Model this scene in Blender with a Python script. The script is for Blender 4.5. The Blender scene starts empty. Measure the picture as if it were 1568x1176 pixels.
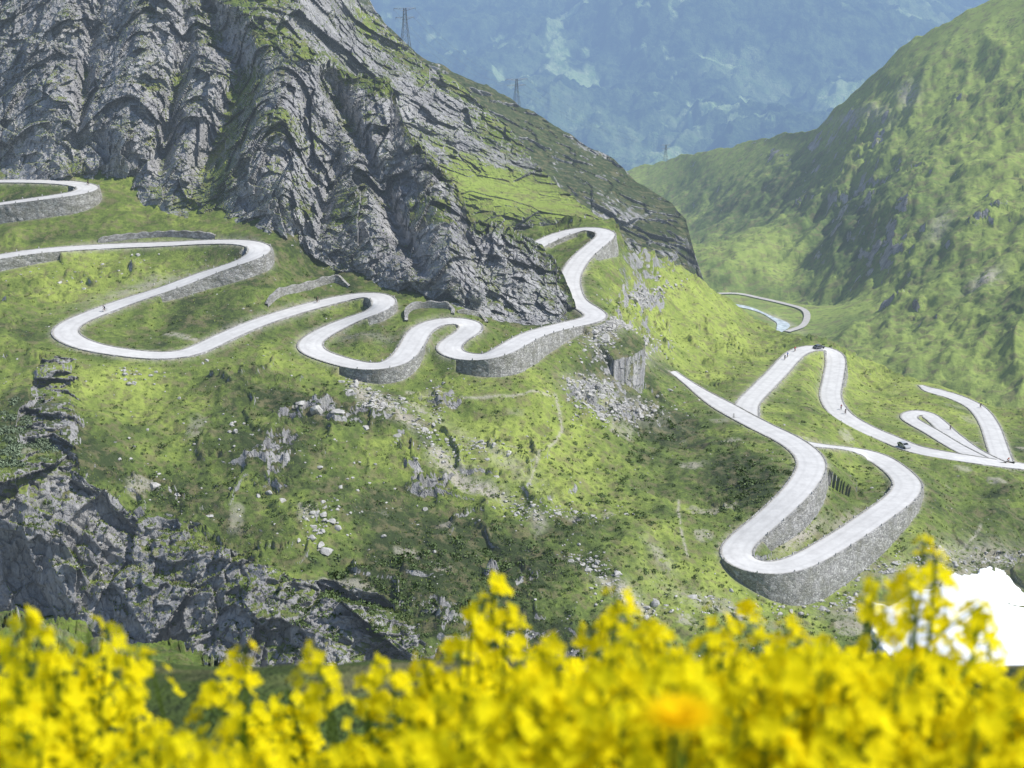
import bpy, bmesh, math, random, time
import numpy as np
from mathutils import Vector, Matrix
from mathutils.kdtree import KDTree
from mathutils.bvhtree import BVHTree
random.seed(7); rng=np.random.default_rng(7)
T0=time.time()
def tick(s): print('TICK',s,round(time.time()-T0,1),flush=True)
scene=bpy.context.scene
# ------------------------------------------------------------ survey frame
CAMZ=300.0; PITCH=math.radians(17); F=2413.0
sP,cP=math.sin(PITCH),math.cos(PITCH)
def ray(px,py):
    px=np.asarray(px,float);py=np.asarray(py,float)
    xc=(px-784)/F; zc=-(py-588)/F
    return np.stack([xc,cP+zc*sP,-sP+zc*cP],-1)
def pos(px,py,D):
    r=ray(px,py)*np.asarray(D,float)[...,None]
    r[...,2]+=CAMZ
    return r
def proj(P):
    x=P[...,0];y=P[...,1];z=P[...,2]-CAMZ
    d=y*cP-z*sP; u=y*sP+z*cP
    return 784+F*x/d, 588-F*u/d
class TPS:
    def __init__(s,pts,reg=1e-4):
        a=np.array(pts,float); s.c=a[:,:2]/1000; v=a[:,2]; n=len(a)
        K=s.phi(np.linalg.norm(s.c[:,None]-s.c[None],axis=-1))+np.eye(n)*reg
        P=np.c_[np.ones(n),s.c]; A=np.zeros((n+3,n+3)); A[:n,:n]=K;A[:n,n:]=P;A[n:,:n]=P.T
        s.w=np.linalg.solve(A,np.r_[v,0,0,0])
    @staticmethod
    def phi(r): return r*r*np.log(r+1e-9)
    def __call__(s,px,py):
        px=np.asarray(px,float)/1000;py=np.asarray(py,float)/1000
        n=len(s.c); o=s.w[n]+s.w[n+1]*px+s.w[n+2]*py
        for i in range(n): o=o+s.w[i]*s.phi(np.hypot(px-s.c[i,0],py-s.c[i,1]))
        return o
# ------------------------------------------------------------ noise
def h3(ix,iy,iz,seed):
    h=(ix.astype(np.int64)*374761393+iy.astype(np.int64)*668265263+iz.astype(np.int64)*2147483647+seed*974634777)&0xffffffff
    h=((h^(h>>13))*1274126177)&0xffffffff; h=((h^(h>>16))*1846822519)&0xffffffff
    return ((h^(h>>15))&0xffffff)/16777216.0
def vn(P,f,seed=0):
    Q=P*f; i=np.floor(Q); t=Q-i; t=t*t*t*(t*(t*6-15)+10); i=i.astype(np.int64)
    o=0
    for a in (0,1):
        wa=t[...,0] if a else 1-t[...,0]
        for b in (0,1):
            wb=t[...,1] if b else 1-t[...,1]
            for c in (0,1):
                wc=t[...,2] if c else 1-t[...,2]
                o=o+wa*wb*wc*h3(i[...,0]+a,i[...,1]+b,i[...,2]+c,seed)
    return o*2-1
def fbm(P,f,octv=4,seed=0,g=.5):
    o=0;a=1
    for k in range(octv):
        o=o+a*vn(P,f,seed+k*17); a*=g; f*=2.03
    return o
def facet(P,f,seed=0,off=.5):
    Q=P*f; b=np.floor(Q-.5).astype(np.int64)
    best=np.full(Q.shape[:-1],1e9); out=np.zeros(Q.shape[:-1])
    for a in (0,1):
        for c in (0,1):
            for d in (0,1):
                ix=b[...,0]+a;iy=b[...,1]+c;iz=b[...,2]+d
                cx=ix+.15+.7*h3(ix,iy,iz,seed);cy=iy+.15+.7*h3(ix,iy,iz,seed+1);cz=iz+.15+.7*h3(ix,iy,iz,seed+2)
                dx=Q[...,0]-cx;dy=Q[...,1]-cy;dz=Q[...,2]-cz
                r=dx*dx+dy*dy+dz*dz
                val=off*(h3(ix,iy,iz,seed+3)*2-1)+dx*(h3(ix,iy,iz,seed+4)*2-1)*.9+dy*(h3(ix,iy,iz,seed+5)*2-1)*.9+dz*(h3(ix,iy,iz,seed+6)*2-1)*.9
                m=r<best; best=np.where(m,r,best); out=np.where(m,val,out)
    return out
def sst(x,a,b):
    t=np.clip((x-a)/(b-a),0,1); return t*t*(3-2*t)
def interp(px,pts):
    a=np.array(pts,float); return np.interp(px,a[:,0],a[:,1])
def blob(PX,PY,cx,cy,rx,ry,rot=0):
    c,s=math.cos(math.radians(rot)),math.sin(math.radians(rot))
    dx=PX-cx;dy=PY-cy; u=(dx*c+dy*s)/rx; v=(-dx*s+dy*c)/ry
    return np.exp(-(u*u+v*v))
def pdist(PX,PY,pts):
    o=np.full(np.shape(PX),1e9)
    for (x0,y0),(x1,y1) in zip(pts[:-1],pts[1:]):
        dx,dy=x1-x0,y1-y0; t=np.clip(((PX-x0)*dx+(PY-y0)*dy)/(dx*dx+dy*dy),0,1)
        o=np.minimum(o,np.hypot(PX-x0-t*dx,PY-y0-t*dy))
    return o
def inpoly(PX,PY,poly):
    ins=np.zeros(np.shape(PX),bool); n=len(poly)
    for i in range(n):
        x0,y0=poly[i];x1,y1=poly[(i+1)%n]
        c=((y0>PY)!=(y1>PY))&(PX<(x1-x0)*(PY-y0)/((y1-y0) or 1e-9)+x0)
        ins^=c
    return ins
# ------------------------------------------------------------ mesh helpers
def mesh_np(name,V,Fc,mat=None,smooth=True,attrs=None,matidx=None,mats=None):
    V=np.ascontiguousarray(V,dtype=np.float32).reshape(-1,3); Fc=np.ascontiguousarray(Fc,dtype=np.int32); k=Fc.shape[1]
    me=bpy.data.meshes.new(name); me.vertices.add(len(V)); me.vertices.foreach_set('co',V.ravel())
    me.loops.add(Fc.size); me.loops.foreach_set('vertex_index',Fc.ravel())
    me.polygons.add(len(Fc)); me.polygons.foreach_set('loop_start',np.arange(0,Fc.size,k,dtype=np.int32))
    try: me.polygons.foreach_set('loop_total',np.full(len(Fc),k,dtype=np.int32))
    except Exception: pass
    me.polygons.foreach_set('use_smooth',np.full(len(Fc),smooth,dtype=bool))
    for m in (mats or ([mat] if mat else [])): me.materials.append(m)
    if matidx is not None: me.polygons.foreach_set('material_index',np.asarray(matidx,dtype=np.int32))
    for an,(ty,arr) in (attrs or {}).items():
        a=me.attributes.new(an,ty,'POINT')
        a.data.foreach_set('color' if ty=='FLOAT_COLOR' else 'value',np.ascontiguousarray(arr,dtype=np.float32).ravel())
    me.update(calc_edges=True)
    ob=bpy.data.objects.new(name,me); scene.collection.objects.link(ob); return ob
def gridfaces(r,c):
    i=np.arange(r*c).reshape(r,c)
    return np.stack([i[:-1,:-1],i[:-1,1:],i[1:,1:],i[1:,:-1]],-1).reshape(-1,4)
def gridpp(p0,p1,step,top,bot,nr):
    px=np.arange(p0,p1+step,step,dtype=float); t=np.linspace(0,1,nr)
    tp=top(px);bt=bot(px)
    PX=np.broadcast_to(px,(nr,len(px))).copy(); PY=tp+(bt-tp)*t[:,None]
    return PX,PY
def painted_haze_of(V,L=5500.): return 1-np.exp(-np.linalg.norm(V-np.array([0,0,CAMZ]),axis=-1)/L)  # share of painted haze per vertex, rising with distance from the viewpoint
def skirt(V,steps):
    d=V[0]*1.0; hd=d-np.array([0,0,CAMZ]); hd[:,2]=0; hd/=np.linalg.norm(hd,axis=1)[:,None]
    rows=[]
    for a,b in steps[::-1]:
        r=d+hd*a; r[:,2]-=b; rows.append(r)
    return np.concatenate([np.array(rows),V],0), len(steps)
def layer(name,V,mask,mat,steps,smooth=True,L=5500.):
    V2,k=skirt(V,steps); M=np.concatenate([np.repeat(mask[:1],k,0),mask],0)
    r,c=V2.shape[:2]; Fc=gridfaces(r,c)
    return mesh_np(name,V2,Fc,mat,smooth,{'mask':('FLOAT_COLOR',M.reshape(-1,4)),'painted_haze':('FLOAT',painted_haze_of(V2,L).ravel())}),V2,Fc
# ------------------------------------------------------------ materials
HC=(.38,.48,.60)  # haze colour, painted onto surfaces as glow; no scattering air in the scene
class N:
    def __init__(s,name):
        s.m=bpy.data.materials.new(name); s.m.use_nodes=True; s.t=s.m.node_tree; s.t.nodes.clear()
    def n(s,ty,ins=None,**kw):
        x=s.t.nodes.new(ty)
        for k,v in kw.items(): setattr(x,k,v)
        for k,v in (ins or {}).items():
            sock=x.inputs[k]
            if isinstance(v,bpy.types.NodeSocket): s.t.links.new(v,sock)
            else: sock.default_value=v
        return x
    def mix(s,f,a,b,bt='MIX'):
        x=s.n('ShaderNodeMix',data_type='RGBA',blend_type=bt)
        for i,v in ((0,f),(6,a),(7,b)):
            if isinstance(v,bpy.types.NodeSocket): s.t.links.new(v,x.inputs[i])
            else: x.inputs[i].default_value=v if i==0 else (*v[:3],1)
        return x.outputs[2]
    def ma(s,op,a,b=0.0,c=0.0,clamp=False):
        x=s.n('ShaderNodeMath',{0:a,1:b,2:c},operation=op); x.use_clamp=clamp; return x.outputs[0]
    def ramp(s,f,stops):
        x=s.n('ShaderNodeValToRGB',{0:f}); e=x.color_ramp.elements
        while len(e)<len(stops): e.new(.5)
        for i,(p,c) in enumerate(stops): e[i].position=p; e[i].color=(*c,1) if len(c)==3 else c
        return x.outputs[0]
    def smooth(s,f,a,b):
        return s.n('ShaderNodeMapRange',{'Value':f,'From Min':a,'From Max':b},interpolation_type='SMOOTHSTEP').outputs[0]
    def noise(s,sc,det=6,rough=.6,vec=None,dist=0):
        i={'Scale':sc,'Detail':det,'Roughness':rough,'Distortion':dist}
        if vec is not None: i['Vector']=vec
        return s.n('ShaderNodeTexNoise',i).outputs[0]
    def finish(s,shader,painted_haze=None,hc=HC):
        if painted_haze is not None:
            em=s.n('ShaderNodeEmission',{'Color':(*hc,1),'Strength':1.0})  # glow mixed into the surface stands in for light scattered by air
            shader=s.n('ShaderNodeMixShader',{0:painted_haze,1:shader,2:em.outputs[0]}).outputs[0]
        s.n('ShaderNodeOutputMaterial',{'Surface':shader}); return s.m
def terrain_mat(name,thr=(.50,.62),gdark=(.05,.072,.022),gmid=(.145,.20,.042),gbri=(.34,.41,.085),brown=(.22,.19,.10),
                rockc=((.13,.127,.13),(.35,.342,.345),(.60,.585,.57)),ts=1.0,bump=1.0,bias=0.0,moss=.35):
    m=N(name); tc=m.n('ShaderNodeTexCoord').outputs['Object']
    at=m.n('ShaderNodeAttribute',attribute_name='mask'); sep=m.n('ShaderNodeSeparateColor',{0:at.outputs['Color']})
    R,G,B=sep.outputs[0],sep.outputs[1],sep.outputs[2]
    hz=m.n('ShaderNodeAttribute',attribute_name='painted_haze').outputs['Fac']
    nz=m.n('ShaderNodeSeparateXYZ',{0:m.n('ShaderNodeNewGeometry').outputs['Normal']}).outputs[2]
    n1=m.noise(.018*ts,3,.6,tc); n2=m.noise(.10*ts,5,.66,tc,.6); n3=m.noise(.9*ts,4,.74,tc); n4=m.noise(.32*ts,4,.70,tc)
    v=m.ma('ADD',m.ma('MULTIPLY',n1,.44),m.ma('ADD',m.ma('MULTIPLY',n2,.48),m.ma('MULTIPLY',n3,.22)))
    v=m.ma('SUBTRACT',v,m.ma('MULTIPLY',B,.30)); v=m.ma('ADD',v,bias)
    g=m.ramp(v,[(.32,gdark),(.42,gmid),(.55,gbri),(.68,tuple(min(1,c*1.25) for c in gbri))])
    g=m.mix(m.ma('MULTIPLY',m.smooth(n4,.48,.64),.65),g,brown)
    vo=m.n('ShaderNodeTexVoronoi',{'Vector':tc,'Scale':.6*ts,'Randomness':1.0}).outputs['Distance']
    sp=m.ma('MULTIPLY',m.smooth(vo,.5,.2),m.smooth(n2,.44,.56))
    g=m.mix(m.ma('MULTIPLY',sp,.5),g,gdark)
    g=m.mix(m.ma('MULTIPLY',G,m.smooth(m.noise(.6*ts,3,.78,tc),.36,.52)),g,(.50,.46,.385))
    mp=m.n('ShaderNodeMapping',{'Vector':tc,'Rotation':(.35,.5,.2),'Scale':(1,1,.4)}).outputs[0]
    r1=m.noise(.12*ts,6,.78,mp); r2=m.noise(.9*ts,5,.78,mp)
    rv=m.ma('ADD',m.ma('MULTIPLY',r1,.6),m.ma('MULTIPLY',r2,.4))
    rk=m.ramp(rv,[(.34,rockc[0]),(.46,rockc[1]),(.62,rockc[2])])
    cr=m.n('ShaderNodeTexVoronoi',{'Vector':mp,'Scale':.45*ts},feature='DISTANCE_TO_EDGE').outputs['Distance']
    crk=m.ma('MULTIPLY',m.smooth(cr,.06,.0),m.smooth(n4,.4,.6))
    rk=m.mix(m.ma('MULTIPLY',crk,.7),rk,rockc[0])
    rk=m.mix(m.ma('MULTIPLY',m.smooth(n2,.52,.68),moss),rk,(.25,.26,.15))
    f=m.ma('ADD',nz,m.ma('MULTIPLY',m.ma('SUBTRACT',n2,.5),.6)); f=m.ma('ADD',f,m.ma('MULTIPLY',m.ma('SUBTRACT',n4,.5),.5))
    f=m.ma('SUBTRACT',f,m.ma('MULTIPLY',R,.42))
    rockf=m.smooth(f,thr[1],thr[0])
    col=m.mix(rockf,g,rk)
    h=m.ma('ADD',m.ma('MULTIPLY',m.noise(1.6*ts,5,.78,tc),.5),m.ma('MULTIPLY',m.mix(rockf,(0,0,0),(1,1,1)),m.ma('SUBTRACT',r2,m.ma('MULTIPLY',crk,.5))))
    b=m.n('ShaderNodeBump',{'Strength':1.,'Distance':1.0*bump/ts,'Height':h}).outputs[0]
    p=m.n('ShaderNodeBsdfPrincipled',{'Base Color':col,'Roughness':.9,'Normal':b,'Specular IOR Level':.15}).outputs[0]
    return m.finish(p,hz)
M_ground=terrain_mat('meadow_ground',thr=(.42,.54))
M_cliff=terrain_mat('cliff_rock',thr=(.44,.56),gmid=(.10,.145,.035),gbri=(.24,.29,.07),bump=1.1,moss=.25,rockc=((.17,.165,.17),(.40,.39,.395),(.66,.645,.63)))
M_ridge=terrain_mat('ridge_rock_grass',thr=(.50,.66),gmid=(.11,.155,.038),gbri=(.26,.33,.07),ts=.7)
M_valley=terrain_mat('valley_hillside_grass',thr=(.40,.52),gdark=(.065,.105,.035),gmid=(.145,.215,.055),gbri=(.30,.385,.09),ts=.4,bump=.9,bias=.02)
M_near=terrain_mat('near_slope_grass',thr=(.35,.5),gbri=(.2,.27,.05),gmid=(.09,.14,.03),ts=3,bump=.8)
def simple(name,c,rough=.8,var=.15,sc=2.0,metal=0,bump=0):
    m=N(name); tc=m.n('ShaderNodeTexCoord').outputs['Object']
    n=m.noise(sc,4,.65,tc); col=m.ramp(n,[(.3,tuple(x*(1-var) for x in c)),(.7,tuple(min(1,x*(1+var)) for x in c))])
    i={'Base Color':col,'Roughness':rough,'Metallic':metal}
    if bump: i['Normal']=m.n('ShaderNodeBump',{'Strength':.8,'Distance':bump,'Height':n}).outputs[0]
    return m.finish(m.n('ShaderNodeBsdfPrincipled',i).outputs[0])
def road_mat(name='granite_sett_road',k=1.0):
    m=N(name); tc=m.n('ShaderNodeTexCoord').outputs['Object']
    u=m.n('ShaderNodeAttribute',attribute_name='across').outputs['Fac']
    n=m.noise(.35,5,.75,tc); c=m.ramp(n,[(.3,(.50*k,.49*k,.48*k)),(.7,(.67*k,.66*k,.645*k))])
    tr=m.smooth(m.ma('ABSOLUTE',m.ma('SUBTRACT',m.ma('ABSOLUTE',u),.45)),.18,.0)
    c=m.mix(m.ma('MULTIPLY',tr,.25),c,(.42,.41,.40))
    ed=m.smooth(m.ma('ABSOLUTE',u),.84,.98); c=m.mix(m.ma('MULTIPLY',ed,m.noise(.8,3,.7,tc)),c,(.32,.30,.24))
    vo=m.n('ShaderNodeTexVoronoi',{'Vector':tc,'Scale':5.0},feature='DISTANCE_TO_EDGE').outputs['Distance']
    b=m.n('ShaderNodeBump',{'Strength':.3,'Distance':.02,'Height':vo}).outputs[0]
    return m.finish(m.n('ShaderNodeBsdfPrincipled',{'Base Color':c,'Roughness':.75,'Normal':b}).outputs[0])
M_road=road_mat(); M_vroad=road_mat('gravel_track',.75)
def wall_mat():
    m=N('stone_masonry'); tc=m.n('ShaderNodeTexCoord').outputs['Object']
    wv=m.n('ShaderNodeTexNoise',{'Vector':tc,'Scale':1.1,'Detail':3.0}).outputs[1]
    tv=m.n('ShaderNodeVectorMath',{0:tc,1:m.n('ShaderNodeVectorMath',{0:wv,1:(1.1,1.1,1.1)},operation='MULTIPLY').outputs[0]},operation='ADD').outputs[0]
    mp=m.n('ShaderNodeMapping',{'Vector':tv,'Scale':(1,1,1.7)}).outputs[0]
    v=m.n('ShaderNodeTexVoronoi',{'Vector':mp,'Scale':1.5}); e=m.n('ShaderNodeTexVoronoi',{'Vector':mp,'Scale':1.5},feature='DISTANCE_TO_EDGE').outputs['Distance']
    rnd=m.n('ShaderNodeSeparateColor',{0:v.outputs['Color']}).outputs[0]
    c=m.ramp(rnd,[(0,(.26,.255,.25)),(.5,(.39,.38,.37)),(1,(.55,.54,.52))])
    c=m.mix(m.ma('MULTIPLY',m.smooth(m.noise(.3,5,.75,tc),.42,.66),.55),c,(.20,.20,.15))
    c=m.mix(m.ma('MULTIPLY',m.smooth(e,.06,0),.5),c,(.13,.13,.12))
    b=m.n('ShaderNodeBump',{'Strength':.9,'Distance':.12,'Height':m.smooth(e,0,.15)}).outputs[0]
    return m.finish(m.n('ShaderNodeBsdfPrincipled',{'Base Color':c,'Roughness':.9,'Normal':b}).outputs[0])
M_wall=wall_mat()
M_stone=simple('pale_granite',(.42,.41,.39),.9,.35,1.2,bump=.1)
M_snow=simple('snow',(.90,.92,.94),.6,.04,.5,bump=.15)
M_leaf=simple('shrub_leaves',(.085,.13,.04),.7,.45,.6)
M_leaf2=simple('willow_leaves',(.16,.21,.13),.7,.35,.6)
M_steel=simple('galvanised_steel',(.18,.2,.23),.5,.1,1,metal=.3)
M_water=simple('stream_water',(.5,.55,.56),.25,.4,.3)
# ------------------------------------------------------------ B: main slope
B=TPS([(-150,300,490),(-100,540,375),(100,285,470),(200,378,440),(0,330,458),(-150,400,440),(200,540,382),(80,505,392),(330,430,420),(420,380,430),
 (600,460,418),(480,420,435),(680,490,408),(560,560,388),(690,470,414),(780,545,395),(890,490,430),(925,485,432),(870,430,470),(930,355,520),(830,370,520),(760,330,545),
 (830,330,555),(1000,430,540),(1100,460,580),(1210,515,560),(950,560,425),(900,650,385),(850,750,350),(700,600,380),(1000,800,345),(1050,700,388),(1000,520,480),(1100,540,510),
 (1110,850,342),(1235,720,375),(1400,740,390),(1245,677,405),(1050,580,460),(1140,630,430),(1215,545,520),(1240,530,532),(1270,600,492),(1370,675,445),(1568,720,425),(1535,695,440),
 (1430,600,520),(1380,640,475),(1330,550,560),(1568,640,500),(1700,640,500),(1280,760,372),(1250,850,352),
 (1100,950,320),(1400,900,345),(1450,960,325),(1568,850,370),(1700,800,400),(1700,1000,330),(900,1000,300),(900,1130,285),(1400,1130,300),
 (700,900,310),(600,800,330),(300,620,358),(100,600,350),(0,680,320),(-150,650,320),(-150,760,303),(300,700,338),(500,700,345),(400,850,303),(250,800,318),(100,740,312),(100,950,306),(0,850,309),(300,960,299),(500,950,293),(500,1130,280),(0,1100,296),(-150,1100,296),
 (750,680,362)])
def PB(px,py): return pos(px,py,B(px,py))
def catm(pts,step):
    P=np.array(pts,float); P=np.vstack([2*P[0]-P[1],P,2*P[-1]-P[-2]]); out=[]
    for i in range(1,len(P)-2):
        n=max(2,int(np.linalg.norm(P[i+1,:2]-P[i,:2])/step))
        for t in np.linspace(0,1,n,endpoint=False):
            a,b,c,d=P[i-1],P[i],P[i+1],P[i+2]
            out.append(.5*((2*b)+(c-a)*t+(2*a-5*b+4*c-d)*t*t+(3*b-a-3*c+d)*t**3))
    out.append(P[-2]); return np.array(out)
def make_center(pts,surf,ds=1.0,sm=4):
    C=catm(pts,2.0); px,py,lf=C[:,0],C[:,1],np.maximum(C[:,2],.1)
    qx,qy=px.copy(),py.copy()
    for _ in range(6):
        P=surf(qx,qy); P[:,2]+=lf; ax,ay=proj(P); qx+=px-ax; qy+=py-ay
    P=surf(qx,qy); P[:,2]+=lf; P=np.c_[P,lf]
    s=np.r_[0,np.cumsum(np.linalg.norm(np.diff(P[:,:3],axis=0),axis=1))]
    n=int(s[-1]/ds); t=np.linspace(0,s[-1],n); R=np.stack([np.interp(t,s,P[:,k]) for k in range(4)],-1)
    k=np.ones(2*sm+1)/(2*sm+1)
    for j in range(3):
        for _ in range(3 if j==2 else 1):
            c=R[:,j]; R[:,j]=np.convolve(np.r_[2*c[0]-c[sm:0:-1],c,2*c[-1]-c[-2:-sm-2:-1]],k,'valid')
    return R
roads=[ # (points(px,py,lift), width, taper at start)
 ([(-60,279,.3),(20,277,.3),(75,278,.3),(115,281,1),(138,288,3),(115,296,4),(60,304,4),(0,312,4),(-60,322,4)],6.2,0),
 ([(-60,404,3),(0,393,2.5),(60,384,1.8),(150,378,.3),(250,374,.2),(330,370,.2),(375,371,.4),(400,377,1.8),(396,388,2.6),(365,402,2.6),(320,418,2.2),(260,440,1.8),(200,460,.4),(150,478,.2),(112,494,.3),(98,508,.4),(112,521,.5),(145,532,.5),(190,540,.4),(240,545,.3),(285,542,.2),(315,530,.2),(350,513,.2),(400,492,.2),(450,476,.5),(500,463,.5),(540,454,.6),(572,451,1.2),(590,459,2.4),(585,470,2.3),(560,482,1.3),(520,498,.3),(487,514,.3),(472,527,.3),(482,540,.4),(512,551,.6),(550,560,1.8),(585,562,2.6),(613,551,2.6),(630,530,1.4),(640,511,.4),(655,497,.3),(685,490,.3),(714,491,.8),(725,500,1.2),(712,512,.4),(692,523,.3),(684,534,.4),(694,543,.8),(722,549,1.8),(752,545,3.6),(785,528,4.5),(820,511,3.6),(865,499,1.8),(895,493,1.),(915,485,.8),(903,474,.6),(884,463,.4),(875,447,.4),(873,425,.4),(886,400,.9),(906,380,2.0),(926,364,2.5),(927,354,2.2),(900,350,.8),(870,355,1.6),(840,367,1.6),(812,381,1)],6.1,0),
 ([(1030,569,.1),(1060,591,.2),(1090,611,.2),(1130,634,.2),(1170,655,.3),(1205,672,.4),(1232,691,.6),(1243,711,1.2),(1233,736,2.4),(1207,766,2.6),(1170,800,2.0),(1138,827,1.2),(1124,846,1.2),(1134,861,1.8),(1162,870,3.4),(1200,869,5.4),(1240,854,6.4),(1290,825,6),(1340,791,5),(1378,763,3.2),(1390,742,1.3),(1375,722,.4),(1345,703,.2),(1300,689,.2),(1255,681,.2),(1218,675,.2)],6.7,34),
 ([(1143,640,.2),(1145,618,.2),(1166,595,.4),(1190,571,.5),(1210,549,.5),(1228,536,.8),(1250,531,1.2),(1270,536,2.2),(1280,551,2.4),(1276,580,1.8),(1272,608,.4),(1287,633,.3),(1320,654,.3),(1360,672,.3),(1400,687,.3),(1450,697,.3),(1500,705,.3),(1568,714,.3),(1640,722,.3)],6.3,0),
 ([(1410,590,.2),(1425,597,.2),(1460,607,.2),(1495,624,.3),(1515,650,.4),(1526,680,.4),(1535,706,.3)],5.6,8),
 ([(1500,702,.2),(1465,684,.3),(1425,660,.3),(1395,643,.4),(1392,635,.5),(1412,632,.4),(1432,643,.3),(1455,664,.2),(1490,690,.2),(1528,709,.2)],4.8,0)]
RC=[]
for p,w,tp in roads:
    R4=make_center(p,PB); n=len(R4); wv=np.full(n,w)*(1 if not tp else (.3+.7*sst(np.arange(n),0,tp)))
    RC.append((R4[:,:3].copy(),wv,R4[:,3].copy()))
def frames(R):
    T=np.gradient(R,axis=0); T[:,2]=0; T/=np.linalg.norm(T,axis=1)[:,None]+1e-9
    return T,np.stack([-T[:,1],T[:,0],0*T[:,0]],-1)
def road_dist(XY,RCs):
    pts=np.concatenate([r[0] for r in RCs]);ww=np.concatenate([r[1]/2 for r in RCs]);ll=np.concatenate([r[2] for r in RCs])
    kd=KDTree(len(pts))
    for i,p in enumerate(pts): kd.insert((p[0],p[1],0),i)
    kd.balance()
    d=np.empty(len(XY)); idx=np.empty(len(XY),int)
    for i,(x,y) in enumerate(XY.tolist()):
        _,j,dd=kd.find((x,y,0)); d[i]=dd; idx[i]=j
    return d,pts[idx,2],ww[idx],ll[idx]
topB=lambda px: interp(px,[(-200,215),(0,225),(160,235),(300,290),(420,320),(480,370),(600,395),(690,425),(780,345),(820,335),(900,333),(940,340),(960,378),(1000,402),(1070,433),(1130,470),(1190,505),(1215,515),(1240,517),(1300,535),(1350,552),(1430,583),(1500,606),(1568,632),(1800,690)])
PX,PY=gridpp(-140,1710,1.9,topB,lambda p:0*p+1135,470)
V=PB(PX,PY)
d,rz,hw,lfv=[a.reshape(PX.shape) for a in road_dist(V.reshape(-1,3)[:,:2],RC)]
fade=sst(d,4.5,17)*(1-.85*blob(PX,PY,1460,965,170,75))
cliffpoly=[(-200,650),(0,725),(30,665),(55,590),(75,550),(108,555),(118,640),(112,690),(125,740),(200,795),(270,803),(380,832),(450,872),(540,905),(640,965),(740,1140),(-200,1140)]
cm=np.zeros(PX.shape)
wx_,wy_=12*vn(V,.06,3)+8*vn(V,.2,33),14*vn(V,.06,4)+9*vn(V,.2,34)
for ox,oy in ((0,0),(6,4),(-6,-4),(4,-5),(-4,5),(0,6),(7,0),(-7,0)): cm+=inpoly(PX+ox+wx_,PY+oy+wy_,cliffpoly)/8
rock=cm*1.0
rock=rock*(1-.8*sst(vn(V*np.array([1,1,2.]),1/14.,38),.35,.65)*cm*sst(PX,330,420))
for b,s in (((500,645,45,10,20),1.),((560,610,25,7,20),.8),((250,745,30,12,30),.8),((480,790,20,12,40),.6),((945,525,55,20,25),1.),((990,450,34,9,15),1.),((960,620,55,16,20),.9),((905,585,40,16,10),1.),((530,605,14,9,0),1.),((640,740,70,8,35),.7),((80,545,60,10,10),.8),((1020,650,60,8,20),.5),((870,790,60,8,30),.6),((1570,860,60,12,0),.5),((240,740,60,10,30),.8),((430,745,40,8,20),.7),((620,690,40,8,30),.7),((1080,800,30,8,40),.5),((350,850,60,8,20),.6),((180,420,60,7,-5),.6),((700,960,70,16,30),.7),((1180,900,50,8,20),.5)):
    rock=np.maximum(rock,s*blob(PX+10*vn(V,.15,44),PY+8*vn(V,.15,45),*b))
left=sst(PX,1100,800)
outc=sst(vn(V,1/17.,47)+.35*vn(V,1/5.,48),.58,.78)*left*sst(d,6,14)
rock=np.maximum(rock,.8*outc)
scree=[(545,575),(600,630),(680,700),(760,750),(830,805),(880,860),(930,890),(1000,930)]
ds=pdist(PX+26*vn(V,.07,9)+8*vn(V,.25,19),PY+16*vn(V,.08,10),scree)
dirt=np.exp(-(ds/12)**2)*sst(vn(V,1/9.,29),-.7,.0)
for b,s in (((1225,822,44,12,-35),1.),((1290,800,40,10,-30),.6),((1400,880,80,25,0),.6),((1330,940,60,12,0),.9),((220,440,90,8,-15),.6),((560,520,60,8,0),.35),((640,630,40,8,20),.7),((1500,850,80,30,0),.7),((1450,885,70,10,-12),.9),((760,700,80,14,35),.5),((1100,930,90,14,25),.6),((1010,850,30,10,50),.6),((945,525,55,20,25),.7),((905,585,40,16,10),.7),((960,620,55,16,20),.7)): dirt=np.maximum(dirt,s*blob(PX,PY,*b))
for pl,w in (([(850,600),(862,650),(825,700),(810,745)],2.5),([(1040,760),(1045,800),(1055,850)],2.2),([(620,600),(720,610),(850,600)],2),([(1500,790),(1480,830),(1440,850)],2.5),([(250,510),(300,520)],3)):
    dirt=np.maximum(dirt,.8*np.exp(-(pdist(PX+4*vn(V,.1,2),PY,pl)/w)**2))
dirt=np.maximum(dirt,.7*np.exp(-(np.maximum(d-hw,0)/1.1)**2))
dirt=np.maximum(dirt,.6*sst(vn(V,1/7.,49),.62,.82)*sst(PY,560,700))
dark=np.maximum.reduce([blob(PX,PY,*b)*s for b,s in (((650,880,170,75,20),1.),((300,770,160,50,20),.9),((40,640,60,60,0),1.),((130,690,90,60,0),.8),((520,650,180,26,15),.7),((1000,640,60,50,0),.7),((780,850,90,40,30),.9),((1150,740,60,40,0),.6),((700,960,300,50,5),1.),((300,470,60,16,0),.5),((1040,590,70,24,30),.6),((420,700,120,40,20),.6),((560,780,140,40,25),.6))])  # dark shrub cover, plus hill and gully shade painted into the grass tone
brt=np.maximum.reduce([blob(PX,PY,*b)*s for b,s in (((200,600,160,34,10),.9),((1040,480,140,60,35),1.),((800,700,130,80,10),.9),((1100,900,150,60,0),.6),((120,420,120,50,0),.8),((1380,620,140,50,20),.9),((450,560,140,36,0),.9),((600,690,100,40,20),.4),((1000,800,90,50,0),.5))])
hum=1-cm
gull=1-np.abs(vn(V@np.array([[1,.3,0],[-.3,1,0],[0,0,1]])*np.array([1,.45,1]),1/26.,15))
V[...,2]+=fade*hum*(2.8*fbm(V,1/46.,2,5)+2.4*(gull-.75)+1.4*fbm(V,1/13.,2,11)+.7*fbm(V,1/5.,3,21)+.25*fbm(V,1/1.5,2,31))+ (1-fade)*sst(d,4.2,8)*.2*fbm(V,1/2.5,2,41)
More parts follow.
